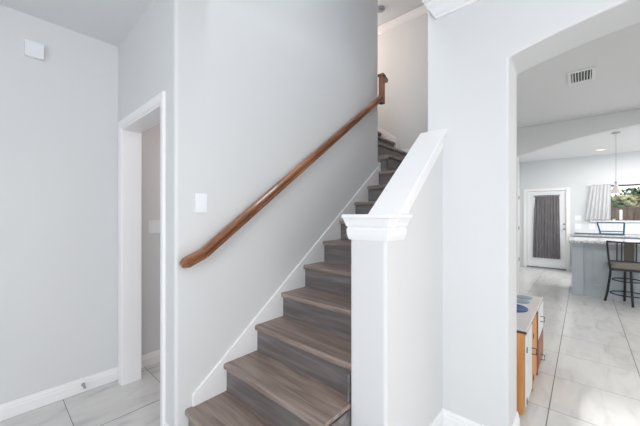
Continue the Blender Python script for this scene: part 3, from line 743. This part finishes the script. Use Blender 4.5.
# pendant
pd = thing('pendant_lamp', 'pendant lamp with white cone shade on a thin cord over the island', 'pendant lamp', (0.414, 7.02, H))
MB().lathe([(0.01, -0.0005), (0.055, -0.001), (0.055, -0.010), (0.045, -0.020), (0.006, -0.024)], (0.414, 7.02, H), 24).build('canopy', steel_m, pd)
MB().tube([(0.414, 7.02, H - 0.02), (0.414, 7.02, 1.90)], 0.004, 6).build('cord', mat('cord_grey', (0.45, 0.45, 0.45), 0.5), pd)
sh = mat('shade_glass', (0.78, 0.72, 0.69), 0.3, emit=(1, 0.90, 0.84), estr=0.12)
MB().lathe([(0.012, 0.0), (0.020, -0.02), (0.045, -0.09), (0.080, -0.155), (0.082, -0.165), (0.077, -0.165), (0.040, -0.09), (0.012, -0.02)], (0.414, 7.02, 1.885), 28).build('lamp_shade', sh, pd)
MB().lathe([(0.006, 0), (0.017, -0.002), (0.017, -0.035), (0.006, -0.037)], (0.414, 7.02, 1.92), 16).build('socket_cap', steel_m, pd)

rl = thing('recessed_light', 'lit recessed ceiling light in the kitchen beyond the arch', 'recessed light', (0.277, 8.63, H))
MB().lathe([(0.070, -0.0005), (0.10, -0.001), (0.10, -0.006), (0.088, -0.010), (0.070, -0.008)], (0.277, 8.63, H), 28).build('trim_ring', trim_m, rl)
MB().lathe([(0.005, -0.001), (0.069, -0.001), (0.069, -0.008), (0.060, -0.016), (0.030, -0.021), (0.005, -0.022)], (0.277, 8.63, H), 28).build('lens', mat('lamp_glow', (0.8, 0.6, 0.5), 0.5, emit=(1.0, 0.66, 0.50), estr=0.9), rl)

# ------------------------------------------------------------ garden beyond the window
gr_m = mat('garden_grass', (0.14, 0.18, 0.07), 0.95, noise=0.3, nscale=6)
struct(MB().box(-8, 14, 9.60, 40, -0.20, -0.05), 'ground', gr_m)
fm = wood('fence_boards', (0.12, 0.08, 0.065), (0.17, 0.115, 0.09), (0.23, 0.16, 0.125), 0.8, (12, 12, 1.2), 2)
fn = thing('wooden_fence', 'brown wooden fence in the garden outside the kitchen window', 'fence', (2.5, 14.0, -0.05))
mb = MB(); x = -4.0
while x < 9: mb.box(x, x + 0.135, 14.0, 14.02, -0.05, 1.62 + 0.015 * math.sin(x * 7)); x += 0.15
mb.build('boards', fm, fn); MB().box(-4, 9, 14.021, 14.06, 1.25, 1.34).build('rail', fm, fn); MB().box(-4, 9, 14.021, 14.06, 0.3, 0.39).build('rail', fm, fn)
bark = mat('bark', (0.12, 0.09, 0.06), 0.9)
def tree(label, x, y, r, zc, colr, seed, cat='tree', name='garden_tree'):
    rn = random.Random(seed); t = thing(name, label, cat, (x, y, -0.05))
    mb = MB()
    for i in range(1300):
        d_ = Vector((rn.gauss(0, 1), rn.gauss(0, 1), rn.gauss(0, 1))).normalized()
        lump = 1 + 0.22 * math.sin(d_.x * 5 + seed) * math.cos(d_.z * 4 + seed * 2)
        p = Vector((x, y, zc)) + Vector((d_.x * r * 1.1, d_.y * r * 0.8, d_.z * r * 0.85)) * lump * rn.uniform(0.78, 1.0)
        if p.z < 0.1: continue
        u = Vector((rn.gauss(0, 1), rn.gauss(0, 1), rn.gauss(0, 1))).normalized(); v_ = u.cross(d_).normalized(); s = rn.uniform(0.09, 0.17)
        n_ = u.cross(v_) * s * 0.25
        mb.add([p + u * s, p + v_ * s * 0.6, p - u * s, p - v_ * s * 0.6, p + n_], [(0, 1, 4), (1, 2, 4), (2, 3, 4), (3, 0, 4), (0, 3, 2, 1)])
    mb.build('foliage', colr, t)
    MB().tube([(x, y, -0.05), (x + 0.05, y, zc * 0.5), (x, y, zc + r * 0.3)], [0.13, 0.10, 0.05], 8).build('trunk', bark, t)
    for k in range(4):
        a = k * 1.6 + seed; MB().tube([(x, y, zc * 0.7), (x + math.cos(a) * r * 0.6, y + math.sin(a) * r * 0.5, zc + r * 0.25)], [0.05, 0.02], 6).build('branch', bark, t)
g1 = mat('leaf_dark', (0.07, 0.11, 0.045), 0.7, noise=0.5, nscale=3); g2 = mat('leaf_olive', (0.33, 0.31, 0.17), 0.7, noise=0.4, nscale=3); g3 = mat('leaf_mid', (0.12, 0.16, 0.07), 0.7, noise=0.4, nscale=3)
tree('low dark green shrub seen over the fence beside the curtain', 0.45, 16.0, 0.75, 1.35, g1, 1, 'shrub', 'garden_shrub')
tree('pale olive tree in the middle of the kitchen window view', 1.35, 18.6, 1.05, 1.35, g2, 2)
tree('tall dark green tree at the right edge of the kitchen window', 2.6, 21.5, 1.25, 1.9, g1, 3)
tree('mid green shrub just above the fence in the window view', 2.25, 16.0, 0.7, 1.30, g3, 4, 'shrub', 'garden_shrub')

for o in bpy.data.objects:
    if '_base' in o: del o['_base']
